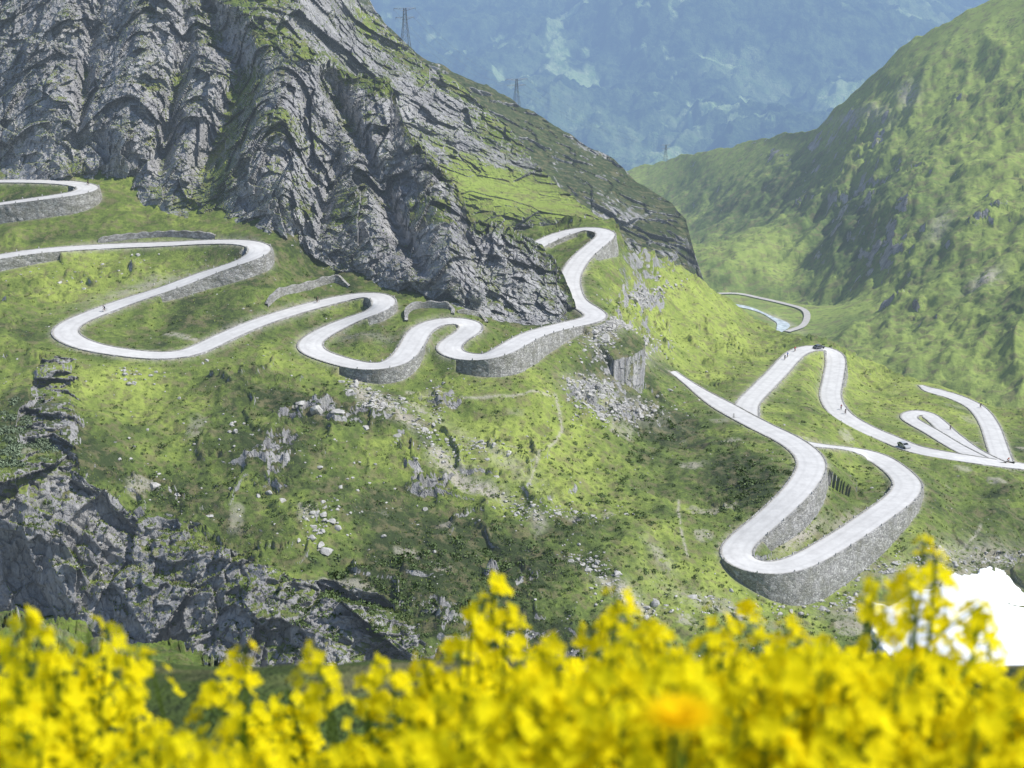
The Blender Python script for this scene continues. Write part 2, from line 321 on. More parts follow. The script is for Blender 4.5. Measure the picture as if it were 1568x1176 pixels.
stp=np.abs(vn(V*np.array([1,1,2.5]),1/9.,61)); V[...,2]+=fade*hum*1.5*sst(stp,.12,.0)*sst(vn(V,1/30.,62),-.2,.2)
RK=V*np.array([1,1,.6]); RK=RK+RK[...,[2,0,1]]*np.array([.35,0,.25])
rf=facet(RK,1/17.,71,.9)*6.0+facet(RK,1/7.,81,.8)*3.0+facet(RK,1/3.,91,.7)*1.4+facet(RK,1/1.3,98)*.6
hd=V-np.array([0,0,CAMZ]); hd/=np.linalg.norm(hd,axis=-1)[...,None]
V+=hd*(cm*rf)[...,None]
V[...,2]+=(np.maximum(rock-cm,0)*fade*(.9+facet(RK,1/3.5,95,.8)*1.8+facet(RK,1/1.2,96)*.7))
slope_up=rz-.14+np.maximum(0,d-hw-.6)*1.25
V[...,2]=np.minimum(V[...,2],np.where(d<30,slope_up,1e9))
emb=np.where(lfv<1.35,rz-.16-np.maximum(0,d-hw-.7)*.75,-1e9)
V[...,2]=np.where((d<14)&(PY<1100),np.maximum(V[...,2],emb),V[...,2])
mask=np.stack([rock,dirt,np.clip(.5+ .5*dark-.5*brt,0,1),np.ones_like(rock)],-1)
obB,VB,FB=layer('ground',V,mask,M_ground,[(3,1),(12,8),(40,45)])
bvh=BVHTree.FromPolygons(VB.reshape(-1,3).tolist(),FB.tolist())
tick('bvh')
def gz(x,y,default=None):
    h=bvh.ray_cast(Vector((x,y,CAMZ+50)),Vector((0,0,-1)))
    return h[0].z if h[0] is not None else default
# ------------------------------------------------------------ roads + walls
def build_roads():
    WV=[];WF=[];wn=0; PV=[];PF=[];pn=0
    for R,w,lf in RC:
        T,Nn=frames(R); us=np.linspace(-1,1,9); n=len(R)
        V=R[:,None,:]+Nn[:,None,:]*(us[None,:,None]*w[:,None,None]/2); V[...,2]+=(.06*(1-us**2))[None]
        acr=np.broadcast_to(us,(n,9)).copy()
        mesh_np('road',V,gridfaces(n,9),M_road,True,{'across':('FLOAT',acr.ravel())})
        for sgn in (1,-1):
            E=R+Nn*sgn*(w/2+.02)[:,None]
            gl=np.array([gz(E[i,0]+sgn*Nn[i,0]*.5,E[i,1]+sgn*Nn[i,1]*.5,E[i,2]-1) for i in range(n)])
            hgt=E[:,2]-gl
            A=E.copy();A[:,2]-=.05; Bq=E.copy();Bq[:,2]+=.10; C=E+Nn*sgn*.35; C[:,2]+=.10
            bot=np.minimum(gl-1.2,E[:,2]-.6); Dd=E+Nn*sgn*(.35+.12*(np.maximum(E[:,2]-bot,0)))[:,None]; Dd[:,2]=bot
            rows=[A,Bq,C]
            for t in (.2,.4,.6,.8):
                q=C+(Dd-C)*t; q=q+Nn*sgn*(.13*vn(q,1/.9,900)+.2*vn(q,1/4.,901))[:,None]; rows.append(q)
            rows.append(Dd); S=np.stack(rows,1); m_=S.shape[1]
            WV.append(S.reshape(-1,3)); f=gridfaces(n,m_)+wn; WF.append(f if sgn<0 else f[:,::-1]); wn+=n*m_
            for i in range(3,n-3,6):
                if hgt[i]>.75 and lf[i]>.7:
                    p=E[i]+Nn[i]*sgn*.18; t=T[i];q=Nn[i]; s0,s1,hh=.16,.12,.6
                    bx=[]
                    for zz,ss in ((0.08,s0),(hh-.1,s1),(hh,s1*.6)):
                        for a,b in ((-1,-1),(1,-1),(1,1),(-1,1)): bx.append(p+t*a*ss+q*b*ss+np.array([0,0,zz]))
                    PV.append(np.array(bx)); o=pn
                    for L in (0,4):
                        for k in range(4): PF.append([o+L+k,o+L+(k+1)%4,o+L+4+(k+1)%4,o+L+4+k])
                    PF.append([o+8,o+9,o+10,o+11]); pn+=12
    mesh_np('stone_retaining_wall',np.concatenate(WV),np.concatenate(WF),M_wall,False)
    mesh_np('guard_stones',np.concatenate(PV),np.array(PF),M_stone,False)
build_roads()
def upwall(pts,h,thick=.6):
    C=catm([(a,b,0) for a,b in pts],3); P=PB(C[:,0],C[:,1])
    z=np.array([gz(p[0],p[1],p[2]) for p in P]); P[:,2]=z
    T,Nn=frames(P); n=len(P); hh=h*np.minimum(1,np.minimum(np.arange(n),np.arange(n)[::-1])/5+.3)*(1+.12*np.sin(np.arange(n)*.9))
    rows=[]
    for a,b in ((-thick,-1.5),(-thick*.7,1),(thick*.7,1),(thick,-1.5)):
        r=P+Nn*a; r[:,2]+= hh if b==1 else b; rows.append(r)
    mesh_np('stone_retaining_wall',np.stack(rows,1),gridfaces(n,4),M_wall,False)
for pts,h in (([(408,468),(430,452),(470,443),(510,436),(535,440)],1.8),([(622,492),(624,478),(645,470),(690,473),(693,480)],1.6),([(150,368),(220,362),(280,359),(330,358)],1.2),([(700,478),(735,483),(745,493)],1.2)): upwall(pts,h)
tick('roads')
# ------------------------------------------------------------ C: rocky mountain
base=[(-200,262),(0,272),(160,282),(300,338),(420,366),(480,420),(600,440),(690,468),(800,492),(870,494),(890,498)]
silC=lambda px: interp(px,[(-200,-70),(230,-70),(290,-40),(330,-5),(400,40),(470,72),(540,112),(598,133),(620,195),(655,235),(690,270),(722,330),(780,352),(830,378),(855,410),(872,440),(886,480),(890,492)])
def silCn(px):
    s=silC(px); q=np.stack([px*.05,0*px,0*px],-1)
    return s+5*fbm(q,1.,4,301)+ -5*np.abs(vn(q,4.,305))
PX,PY=gridpp(-150,889,1.6,silCn,lambda p: interp(p,base)+45,400)
bs=interp(PX,base); D0=B(PX,bs)
u=bs-PY; Dc=D0+u*(.16+.05*sst(PX,300,800))+2.0
def line_relief(pts,w,a):
    return a*np.exp(-(pdist(PX,PY,pts)/w)**2)
up=sst(u,0,90)
Dc+=up*(line_relief([(290,330),(330,230),(370,120),(330,30),(300,-40)],28,14)+line_relief([(655,440),(600,330),(560,230),(500,120)],14,8)
 +line_relief([(270,-60),(285,60),(250,230),(240,300)],14,8)
 -line_relief([(190,280),(200,120),(220,0)],40,10)-line_relief([(440,380),(430,200),(470,90)],50,12)-line_relief([(60,260),(80,100),(100,-50)],50,6)
 -line_relief([(560,400),(560,150)],30,5)-line_relief([(700,440),(640,220)],30,6)-line_relief([(830,470),(740,350)],30,4)
 +line_relief([(480,400),(500,300),(520,240)],10,5)+line_relief([(110,270),(130,130),(150,0)],10,5))
V=pos(PX,PY,Dc)
RK=V@np.array([[1,.1,.35],[0,1,.2],[-.35,0,.62]])
wob=np.stack([vn(V,1/14.,291),vn(V,1/14.,292),vn(V,1/14.,293)],-1)*2.2; RK=RK+wob
fd=sst(u,-10,25)*.8+.2
n=fbm(V,1/45.,3,201)*4.5+facet(RK,1/24.,211,.6)*5+facet(RK,1/11.,221,.7)*3.6+facet(RK,1/5.,231,.8)*2.1+facet(RK,1/2.3,241,.8)*1.0+facet(RK,1/1.,251,.7)*.38
hd=V-np.array([0,0,CAMZ]); hd/=np.linalg.norm(hd,axis=-1)[...,None]
V+=hd*(n*fd)[...,None]
gm=line_relief([(330,330),(345,230),(385,120)],20,1.0)+line_relief([(230,220),(275,120)],8,.6)
topg=sst(PY-silCn(PX),34,5)*sst(PX,300,380)*.9
z=np.zeros_like(PX); rockm=np.clip(1.05-1.6*gm-1.3*topg-.9*sst(fbm(V,1/20.,3,260),.4,.7),-.4,1)
mask=np.stack([rockm,z,z+.3,z+1],-1)
obC,VC,FC=layer('rocky_mountain',V,mask,M_cliff,[(4,2),(20,14),(60,70)],smooth=False)
tick('C')
# ------------------------------------------------------------ D1 : ridge behind
def soft(px,pts,amp,seed,f=.04):
    q=np.stack([px*f,0*px,0*px],-1); return interp(px,pts)+amp*fbm(q,1.,4,seed)
s1=[(300,-70),(520,-60),(545,-10),(565,18),(610,60),(645,92),(700,128),(735,160),(790,205),(812,236),(830,262),(860,290),(905,325),(950,362),(1000,392),(1045,420),(1090,448)]
D1=TPS([(300,0,640),(450,0,640),(565,18,720),(645,92,700),(735,160,690),(812,236,660),(700,250,610),(640,180,640),(780,300,588),(860,330,575),(905,335,575),(960,375,585),(1045,425,610),(600,300,560),(720,350,560),(900,450,540),(1090,520,560),(400,300,560),(500,100,620)])
PX,PY=gridpp(300,1090,1.9,lambda p:soft(p,s1,4,401),lambda p: interp(p,[(300,300),(700,420),(1100,520)]),220)
V=pos(PX,PY,D1(PX,PY))
RK=V@np.array([[1,.1,.35],[0,1,.2],[-.35,0,.6]])
ledge=blob(PX,PY,760,295,80,26,12)+blob(PX,PY,860,320,60,22,30)*.8
ledge=np.clip(ledge*1.3,0,1)
n=(fbm(V,1/60.,4,411)*9+facet(RK,1/30.,421,.7)*8+facet(RK,1/12.,431,.8)*4.5+facet(RK,1/5.,441,.8)*2.+facet(RK,1/2.2,445)*.7)
hd=V-np.array([0,0,CAMZ]); hd/=np.linalg.norm(hd,axis=-1)[...,None]
V+=hd*(n*(1-.85*ledge))[...,None]
z=np.zeros_like(PX); mask=np.stack([np.clip(.55+.6*fbm(V,1/40.,3,450)-1.2*ledge-.5*sst(PX,850,950),0,1),z,z+.45-.6*ledge,z+1],-1)
layer('grassy_ridge',V,mask,M_ridge,[(5,3),(30,25),(90,110)],smooth=False)
# ------------------------------------------------------------ D2
s2=[(380,-70),(540,-60),(575,20),(600,48),(650,90),(700,110),(745,132),(790,158),(830,180),(870,203),(905,225),(940,243),(965,268),(1000,296),(1030,315),(1050,335),(1062,380),(1080,432),(1100,470)]
D2=TPS([(400,0,1100),(600,48,1080),(790,158,1050),(940,243,1000),(1050,335,900),(1080,432,830),(1000,420,800),(900,320,850),(750,200,930),(600,150,980),(1100,520,800),(400,300,900),(850,420,760),(980,340,880)])
PX,PY=gridpp(380,1100,2.0,lambda p:soft(p,s2,3,501),lambda p: interp(p,[(300,300),(700,420),(1110,560)]),200)
V=pos(PX,PY,D2(PX,PY)); RK=V@np.array([[1,.1,.30],[0,1,.2],[-.45,0,.5]])
n=(fbm(V,1/90.,4,511)*14+facet(RK,1/45.,521)*9+facet(RK,1/16.,531)*4.5+facet(RK,1/6.,541)*2)
hd=V-np.array([0,0,CAMZ]); hd/=np.linalg.norm(hd,axis=-1)[...,None]
V+=hd*n[...,None]
z=np.zeros_like(PX); mask=np.stack([np.clip(.35+.5*fbm(V,1/60.,3,550)+.4*blob(PX,PY,1040,360,40,50),0,1),z,z+1.1,z+1],-1)
layer('dark_ridge',V,mask,M_ridge,[(5,3),(40,30),(150,180)],smooth=True)
# ------------------------------------------------------------ E : valley and right-hand mountain
E=TPS([(900,262,1950),(960,262,1900),(1080,232,1750),(1170,215,1650),(1250,200,1500),(1310,140,1450),(1400,60,1400),(1480,20,1350),(1700,-60,1280),(1568,200,1050),(1568,400,850),(1568,640,690),(1720,640,640),(1400,400,950),(1300,300,1200),(1200,400,1180),(1150,300,1500),(1080,440,1050),(1180,465,1000),(1240,510,920),(1350,560,830),(1050,330,1600),(1050,400,1250),(1350,200,1250),(1200,600,800),(1500,700,640),(980,480,1000)])
PE=lambda px,py: pos(px,py,E(px,py))
sE=[(880,275),(950,262),(1000,250),(1080,231),(1130,218),(1170,212),(1215,207),(1250,198),(1285,165),(1310,140),(1360,95),(1400,62),(1450,35),(1500,8),(1568,-10),(1750,-60)]
RE=[]
for pl,w in (([(1060,452,.4),(1095,450,.5),(1130,450,.5),(1165,457,.5),(1200,465,.5),(1230,474,.5),(1236,486,.5),(1228,500,.5),(1205,508,.5)],4.0),([(1080,464,-.5),(1110,466,-.5),(1140,470,-.5),(1165,478,-.5),(1185,488,-.5),(1200,497,-.5),(1190,512,-.5)],7.5)):
    R4=make_center(pl,PE); RE.append((R4[:,:3].copy(),np.full(len(R4),w),R4[:,3].copy()))
RE[1][1][:]=7.5*(.65+.35*np.sin(np.arange(len(RE[1][1]))*.11)); 
PX,PY=gridpp(880,1740,1.9,lambda p:soft(p,sE,3,601),lambda p: interp(p,[(880,480),(1100,560),(1740,760)]),350)
V=PE(PX,PY)
d,rz,hw,_l=[a.reshape(PX.shape) for a in road_dist(V.reshape(-1,3)[:,:2],RE)]
fade=sst(d,6,50)*(.22+.78*sst(PY-interp(PX,sE),5,90))
RKv=V@np.array([[1,.5,.2],[-.6,.35,.1],[0,0,1]])
rib=1-np.abs(vn(RKv*np.array([1,.28,1]),1/80.,611))*2
n=(fbm(V,1/170.,3,620)*16+rib*8*sst(PX,1050,1300)+(1-np.abs(fbm(RKv*np.array([1,.35,1]),1/38.,3,630)))*5.5+fbm(V,1/14.,4,640)*2.4+facet(V,1/9.,650)*.8)
rk=np.maximum.reduce([blob(PX,PY,*b)*s for b,s in (((1185,232,40,24,20),.9),((1505,330,24,16,-30),1.),((1370,370,60,18,-30),.8),((1545,290,30,25,-20),1.),((1420,230,50,16,-30),.7),((1200,390,30,14,0),.5),((1460,480,40,10,-30),.6),((1320,280,50,10,-40),.6),((1480,160,40,12,-30),.5))])
rk=rk*sst(vn(V,1/14.,657),-.4,.3)
rk=np.maximum(rk,.8*sst(vn(RKv*np.array([1,.3,1]),1/26.,655)+.4*vn(V,1/9.,656),.68,.95)*sst(PX,1120,1280))
V[...,2]+=fade*n-8*fade+rk*fade*(2+facet(V,1/10.,658,.8)*3)
V[...,2]=np.where(d<30,np.minimum(V[...,2],rz-.3+np.maximum(0,d-hw-1)*1.),V[...,2])
drt=np.maximum.reduce([blob(PX,PY,*b)*s for b,s in (((1510,420,30,10,-40),1.),((1330,180,40,10,-20),.6),((1195,492,30,5,25),1.),((1390,140,20,10,-30),.8),((1300,182,30,5,-10),.7),((1440,330,12,30,30),.6))])
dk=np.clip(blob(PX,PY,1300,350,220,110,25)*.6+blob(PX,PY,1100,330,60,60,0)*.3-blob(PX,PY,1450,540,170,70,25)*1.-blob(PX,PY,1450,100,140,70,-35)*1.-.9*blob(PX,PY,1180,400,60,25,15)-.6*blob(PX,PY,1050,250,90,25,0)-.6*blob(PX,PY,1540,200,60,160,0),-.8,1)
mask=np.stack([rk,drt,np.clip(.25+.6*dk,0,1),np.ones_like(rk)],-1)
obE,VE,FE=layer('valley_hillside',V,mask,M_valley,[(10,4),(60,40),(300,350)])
for (R,w,_),nm,mt in zip(RE,('valley_road','stream'),(M_vroad,M_water)):
    T,Nn=frames(R); us=np.linspace(-1,1,5); VV=R[:,None,:]+Nn[:,None,:]*(us[None,:,None]*w[:,None,None]/2); VV[...,2]+=.3 if nm=='valley_road' else .1
    mesh_np(nm,VV,gridfaces(len(R),5),mt,True,{'across':('FLOAT',np.broadcast_to(us,(len(R),5)).copy().ravel())})
tick('E')
# ------------------------------------------------------------ F : far mountain across the main valley
Fd=TPS([(300,-80,7200),(900,-80,7000),(1800,-80,7600),(300,300,4600),(900,300,4500),(1800,300,5000),(1100,100,5600)])
PX,PY=gridpp(300,1800,2.0,lambda p:0*p-80,lambda p:0*p+330,250)
V=pos(PX,PY,Fd(PX,PY)); RKv=V@np.array([[1,.3,.2],[-.3,.5,.1],[0,0,1]])
V[...,2]+=fbm(V,1/900.,4,701)*110+(1-np.abs(vn(RKv,1/500.,711)))*80+(1-np.abs(fbm(RKv,1/170.,3,712)))*45+fbm(V,1/40.,3,720)*14
me_=np.zeros_like(PX)
q=lambda a,b: fbm(V*np.array([1,1,1.]),a,4,b)
wx=PX+14*q(1/160.,731); wy=PY+8*q(1/160.,741)
for pl,w in (([(858,58),(866,85),(852,110),(880,125),(915,118)],11),([(870,80),(842,88)],5),([(1060,12),(1150,6)],6),([(985,20),(1010,8)],6),([(1228,45),(1245,48)],6),([(1090,185),(1120,195)],7),([(1058,160),(1065,210)],4),([(1035,80),(1030,70)],4),([(1150,140),(1180,150)],5),([(760,130),(800,128)],5),([(690,12),(720,5)],5),([(1260,20),(1400,8)],5),([(880,130),(865,120)],8),([(1085,100),(1130,108)],4)):
    me_=np.maximum(me_,sst(pdist(wx,wy,pl),w+2,w-2))
me_=np.maximum(me_,.8*sst(q(1/220.,751),.75,.9)); me_=np.maximum(me_,.4*sst(q(1/400.,761),.3,.6)*sst(PX,700,1000)); me_=np.maximum(me_,.8*sst(q(1/70.,771),.85,1.0))
V[...,2]+=(1-me_)*8*vn(V,1/16.,780)
mask=np.stack([me_,me_*0,me_*0,me_*0+1],-1)
m=N('distant_forest'); tc=m.n('ShaderNodeTexCoord').outputs['Object']
at=m.n('ShaderNodeSeparateColor',{0:m.n('ShaderNodeAttribute',attribute_name='mask').outputs['Color']}).outputs[0]
c=m.ramp(m.noise(.012,6,.75,tc),[(.38,(.008,.03,.022)),(.62,(.12,.18,.07))]); c=m.mix(at,c,m.ramp(m.noise(.02,4,.7,tc),[(.35,(.26,.40,.13)),(.7,(.52,.60,.30))]))
bp=m.n('ShaderNodeBump',{'Strength':1.,'Distance':26.,'Height':m.noise(.03,5,.75,tc)}).outputs[0]
M_far=m.finish(m.n('ShaderNodeBsdfPrincipled',{'Base Color':c,'Roughness':1.,'Normal':bp,'Specular IOR Level':0}).outputs[0],m.n('ShaderNodeAttribute',attribute_name='painted_haze').outputs['Fac'],(.31,.47,.74))
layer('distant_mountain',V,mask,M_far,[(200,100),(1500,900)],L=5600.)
# ------------------------------------------------------------ near slope H + bank
sH=[(-250,900),(0,948),(100,962),(200,988),(300,1022),(400,1055),(520,1085),(700,1105),(1000,1110),(1300,1085),(1450,1045),(1568,1030),(1800,1000)]
PX,PY=gridpp(-250,1820,3.0,lambda p:soft(p,sH,5,801),lambda p:0*p+1300,190)
ds_=interp(PX,[(-250,120),(0,105),(300,85),(600,60),(1000,45),(1400,70),(1800,90)])
V=pos(PX,PY,ds_*np.exp(-(PY-interp(PX,sH))/135.))
V[...,2]+=1.1*fbm(V,1/9.,4,811)+.35*fbm(V,1/1.5,3,821)
rk=np.maximum.reduce([blob(PX,PY,*b)*s for b,s in (((60,990,60,10,12),1.),((180,1030,60,10,20),.9),((330,1080,50,14,20),.9),((100,1060,60,8,12),.7),((260,1100,90,10,10),.7))])
V[...,2]+=rk*(.6+facet(V,1/2.,831,.8)*1.1)
mask=np.stack([rk*1.0,.3*rk,.35+0*rk,1+0*rk],-1)
layer('near_slope',V,mask,M_near,[(2,1),(10,12),(30,50)])
gx=np.linspace(-7,7,141);gy=np.r_[np.linspace(-4,3.6,90),np.linspace(3.8,9,24),14]
X,Y=np.meshgrid(gx,gy); Z=-1.42-.13*Y-sst(Y,3.3,14)*9.5+.05*fbm(np.stack([X,Y,0*X],-1),1.2,3,841)
V=np.stack([X,Y,Z+CAMZ],-1); mask=np.zeros(V.shape[:2]+(4,)); mask[...,2]=.6
mesh_np('flower_bank',V,gridfaces(*X.shape)[:,::-1],M_near,True,{'mask':('FLOAT_COLOR',mask.reshape(-1,4)),'painted_haze':('FLOAT',np.zeros(X.size))})
# ------------------------------------------------------------ snow patch
poly=[(1318,925),(1350,930),(1385,918),(1420,908),(1440,900),(1475,888),(1500,890),(1530,884),(1580,886),(1640,878),(1720,890),(1720,1045),(1600,1045),(1560,1058),(1480,1048),(1430,1054),(1375,1050),(1352,1015),(1330,975)]
PX,PY=gridpp(1285,1720,2.0,lambda p:0*p+855,lambda p:0*p+1085,120)
V=PB(PX,PY); w=0
wx_,wy_=14*fbm(V,.16,3,5),9*fbm(V,.16,3,6)
for a in range(8): w=w+inpoly(PX+4*math.cos(a*.785)+wx_,PY+3*math.sin(a*.785)+wy_,poly)/8
V[...,2]+=4.8*sst(w,.0,1.)-3.4+.25*fbm(V,1/6.,3,77)
mesh_np('snow_patch',V,gridfaces(*PX.shape),M_snow,True)
# ------------------------------------------------------------ scatter
def ico(sub):
    bm=bmesh.new(); bmesh.ops.create_icosphere(bm,subdivisions=sub,radius=1); bm.verts.ensure_lookup_table()
    v=np.array([x.co[:] for x in bm.verts]); f=np.array([[l.index for l in x.verts] for x in bm.faces]); bm.free(); return v,f
iv,if_=ico(2)
variants=[]
for s in range(8):
    q=iv.copy()
    for k in range(9):
        nrm=rng.normal(size=3);nrm/=np.linalg.norm(nrm); c=.45+.3*rng.random(); dd=q@nrm; q-=np.maximum(dd-c,0)[:,None]*nrm
    variants.append(q*(1+.06*rng.normal(size=(len(q),1))))
allroad=np.concatenate([r[0][:,:2] for r in RC]); kdr=KDTree(len(allroad))
for i,p in enumerate(allroad): kdr.insert((p[0],p[1],0),i)
kdr.balance()
def clear(x,y,m=4.2): return kdr.find((x,y,0))[2]>m
dgx=np.arange(-200,1760,4.); dgy=np.arange(200,1200,4.)
DG=B(*np.meshgrid(dgx,dgy))
def Bq_(px,py):
    i=min(max(int((py-200)/4),0),len(dgy)-1); j=min(max(int((px+200)/4),0),len(dgx)-1); return DG[i,j]
def sample(n,fn):
    out=[]; tries=0
    while len(out)<n and tries<n*12+10:
        tries+=1
        px,py=fn()
        if py<topB(px)+6 or py>1130 or px<-140 or px>1700: continue
        if px>1315 and 880<py<1060: continue
        P=pos(px,py,Bq_(px,py))
        if not clear(P[0],P[1]): continue
        z=gz(P[0],P[1])
        if z is None: continue
        out.append((P[0],P[1],z))
    return out
U=random.uniform; G_=random.gauss
rocks=[]
def clusterfn(c): return lambda:(G_(c[0],c[2]),G_(c[1],c[3]))
rocks+= [(p,random.lognormvariate(-1.75,.5)) for p in sample(1300,lambda:(U(-100,1650),U(380,1100)))]
cl=[((945,522,34,13),700,.34),((990,450,24,6),300,.34),((960,625,36,11),480,.34),((905,585,24,11),300,.34),((575,632,20,8),180,.34),((490,800,18,14),80,.38),((670,615,8,20),50,.3),((850,790,40,8),140,.28),((720,690,30,12),110,.28),((300,700,160,60),60,.3),((500,740,180,60),80,.3),((1540,860,60,10),200,.32),((1380,880,80,15),160,.3),((1100,930,80,12),140,.28),((210,575,25,6),40,.3),((180,410,100,20),60,.28),((1310,930,30,8),60,.35)]
for c,n_,s in cl: rocks+=[(p,s*random.lognormvariate(0,.5)) for p in sample(n_,clusterfn(c))]
for _ in range(1200):
    i=random.randrange(len(scree)-1); t=random.random(); a,b=scree[i],scree[i+1]; x=a[0]+(b[0]-a[0])*t; y=a[1]+(b[1]-a[1])*t
    if math.sin(x*.05)+math.sin(x*.021+1)<-.4: continue
    x+=12*math.sin(y*.06); rocks+=[(p,.22*random.lognormvariate(0,.6)) for p in sample(1,lambda:(G_(x,11),G_(y,6)))]
for px,py,s in ((535,607,1.8),(487,648,2.2),(515,655,2.0),(462,640,1.2),(560,672,1.1),(610,690,1.1),(355,655,.9),(380,570,.7),(320,790,.8),(588,832,.7),(665,855,.7),(490,722,.8),(870,600,1.),(760,735,.7),(235,735,1.5),(270,755,1.2),(430,760,1.1),(650,780,.8),(1180,662,.6)):
    rocks+=[(p,s) for p in sample(1,lambda:(px,py))]
RV=[];RF=[];o=0
for (x,y,z),s in rocks:
    q=variants[random.randrange(8)]*np.array([U(.7,1.3),U(.7,1.3),U(.45,.8)])*s
    a=U(0,6.28);b=U(-.4,.4); q=q@np.array([[math.cos(a),-math.sin(a),0],[math.sin(a),math.cos(a),0],[0,0,1]])@np.array([[1,0,0],[0,math.cos(b),-math.sin(b)],[0,math.sin(b),math.cos(b)]])
    RV.append(q+np.array([x,y,z+.02*s])); RF.append(if_+o); o+=len(q)
mesh_np('boulders',np.concatenate(RV),np.concatenate(RF),M_stone,False)
def clumps(name,places,mat,leaf=.16,per=70):
    n=len(places); P=np.array([[p[0][0],p[0][1],p[0][2],p[1]] for p in places])
    P=np.repeat(P,per,0); k=len(P)
    dr=rng.normal(size=(k,3)); dr/=np.linalg.norm(dr,axis=1)[:,None]; dr[:,2]=np.abs(dr[:,2])
    lump=1+.35*np.sin(dr[:,0]*5+P[:,0])*np.cos(dr[:,1]*5+P[:,1])
    C=P[:,:3]+dr*(P[:,3]*rng.uniform(.35,1,k)**.5*lump)[:,None]*np.array([1,1,.65])
    a=rng.normal(size=(k,3)); a/=np.linalg.norm(a,axis=1)[:,None]; b=np.cross(a,dr+.3*rng.normal(size=(k,3))); b/=np.linalg.norm(b,axis=1)[:,None]+1e-6
    s=(leaf*P[:,3]*rng.uniform(.7,1.4,k)+.03)[:,None]
    Vv=np.stack([C-a*s,C+b*s*.6,C+a*s,C-b*s*.6],1).reshape(-1,3)
    mesh_np(name,Vv,np.arange(k*4).reshape(-1,4),mat,False)
sh=[]
sh+=[(p,random.lognormvariate(-1.0,.4)) for p in sample(1800,lambda:(U(-100,1650),U(420,1100)))]
for c,n_,s in (((650,880,120,60),260,.55),((300,760,150,50),220,.5),((1150,740,40,30),160,.65),((560,900,60,30),140,.7),((1000,660,40,30),80,.6),((820,870,90,30),160,.6),((480,640,120,25),80,.5),((700,960,150,40),220,.7),((950,760,80,60),140,.5),((1330,720,30,15),30,.4)):
    sh+=[(p,s*random.lognormvariate(0,.4)) for p in sample(n_,clusterfn(c))]
clumps('alpine_shrubs',sh,M_leaf,.18,50)
clumps('willow_bush',[(p,U(.9,1.7)) for p in sample(50,lambda:(G_(25,28),G_(668,26)))],M_leaf2,.12,220)
tf_=[(p,U(.18,.42)) for p in sample(12000,lambda:(U(-60,1620),380+720*random.random()**.8))]
P=np.array([[p[0][0],p[0][1],p[0][2],p[1]] for p in tf_]); P=np.repeat(P,5,0); k=len(P)
a=rng.uniform(0,6.283,k); s=P[:,3:4]; off=rng.normal(size=(k,3))*.5*s; off[:,2]=0
bx=P[:,:3]+off; w_=np.stack([np.cos(a),np.sin(a),0*a],-1)*s*.35; tp=bx+np.stack([np.cos(a*3),np.sin(a*3),0*a],-1)*s*.4+np.c_[np.zeros((k,2)),s*rng.uniform(.7,1.5,(k,1))]
bx[:,2]-=.1
mesh_np('grass_tufts',np.stack([bx-w_,bx+w_,tp],1).reshape(-1,3),np.arange(k*3).reshape(-1,3),simple('tuft_blades',(.20,.25,.07),.8,.55,.15),False)
tick('scatter')
# ------------------------------------------------------------ flowers
def tubes(edges,r,k=3):
    Vv=[];Ff=[];o=0
    for e in edges:
        a,b=np.array(e[0],float),np.array(e[1],float); rr=e[2] if len(e)>2 else r
        dv=b-a; L=np.linalg.norm(dv)
        if L<1e-6: continue
        dv/=L; h=np.array([0,0,1.]) if abs(dv[2])<.9 else np.array([1.,0,0]); p=np.cross(dv,h);p/=np.linalg.norm(p);q=np.cross(dv,p)
        for c in (a,b):
            for i in range(k): t=6.2832*i/k; Vv.append(c+rr*(p*math.cos(t)+q*math.sin(t)))
        for i in range(k): Ff.append([o+i,o+(i+1)%k,o+k+(i+1)%k,o+k+i])
        o+=2*k
    return np.array(Vv),np.array(Ff)
def petal_mat(name,c):
    m=N(name); p=m.n('ShaderNodeBsdfDiffuse',{'Color':(*c,1)}).outputs[0]; t=m.n('ShaderNodeBsdfTranslucent',{'Color':(*c,1)}).outputs[0]
    return m.finish(m.n('ShaderNodeMixShader',{0:.5,1:p,2:t}).outputs[0])
M_pet=petal_mat('yellow_petals',(.98,.86,.015)); M_or=petal_mat('deep_yellow_petals',(.98,.74,.01)); M_stem=petal_mat('flower_stems',(.18,.28,.04))
Tf=[(-80,1000),(0,1005),(60,1000),(150,1010),(190,1040),(240,1090),(300,1120),(370,1060),(420,1090),(480,1050),(540,1085),(590,1065),(650,1060),(700,1030),(755,1000),(800,1010),(860,1020),(900,1005),(945,985),(1000,995),(1060,1010),(1100,985),(1160,1000),(1210,985),(1260,1000),(1300,1000),(1340,985),(1380,1000),(1415,1000),(1470,1010),(1500,1000),(1540,1060),(1600,1060),(1650,1025)]
stems=[]
# individual racemes that stand clear of the mass: (x, y of tip)
peaks=[(38,942),(62,965),(140,950),(165,958),(100,985),(228,1000),(195,1000),(375,988),(355,1005),(485,992),(498,1020),(575,1012),(600,1025),(650,1008),(665,1030),(700,968),(715,990),(757,886),(740,918),(775,935),(722,940),(850,978),(830,1000),(905,955),(943,893),(962,925),(935,940),(1000,950),(1020,975),(1098,928),(1115,960),(1085,975),(1160,975),(1207,948),(1225,970),(1262,975),(1345,884),(1332,915),(1355,930),(1415,828),(1398,880),(1432,850),(1440,905),(1408,925),(1500,942),(1485,970),(1512,985),(330,1050),(440,1055),(10,975)]
for x,y in peaks: stems.append((x,y,U(1.9,2.4),1))
for _ in range(560):
    x=U(-120,1700) if random.random()<.42 else U(600,1700)
    t=float(interp(x,Tf)); y=t+random.expovariate(1/70.) if random.random()<.6 else U(t+50,1230)
    if y>1260: y=U(1100,1250)
    if 180<x<620 and y<1120 and random.random()<.6: continue
    stems.append((x,y,U(1.4,3.1),0))
SE=[];PVs=[]
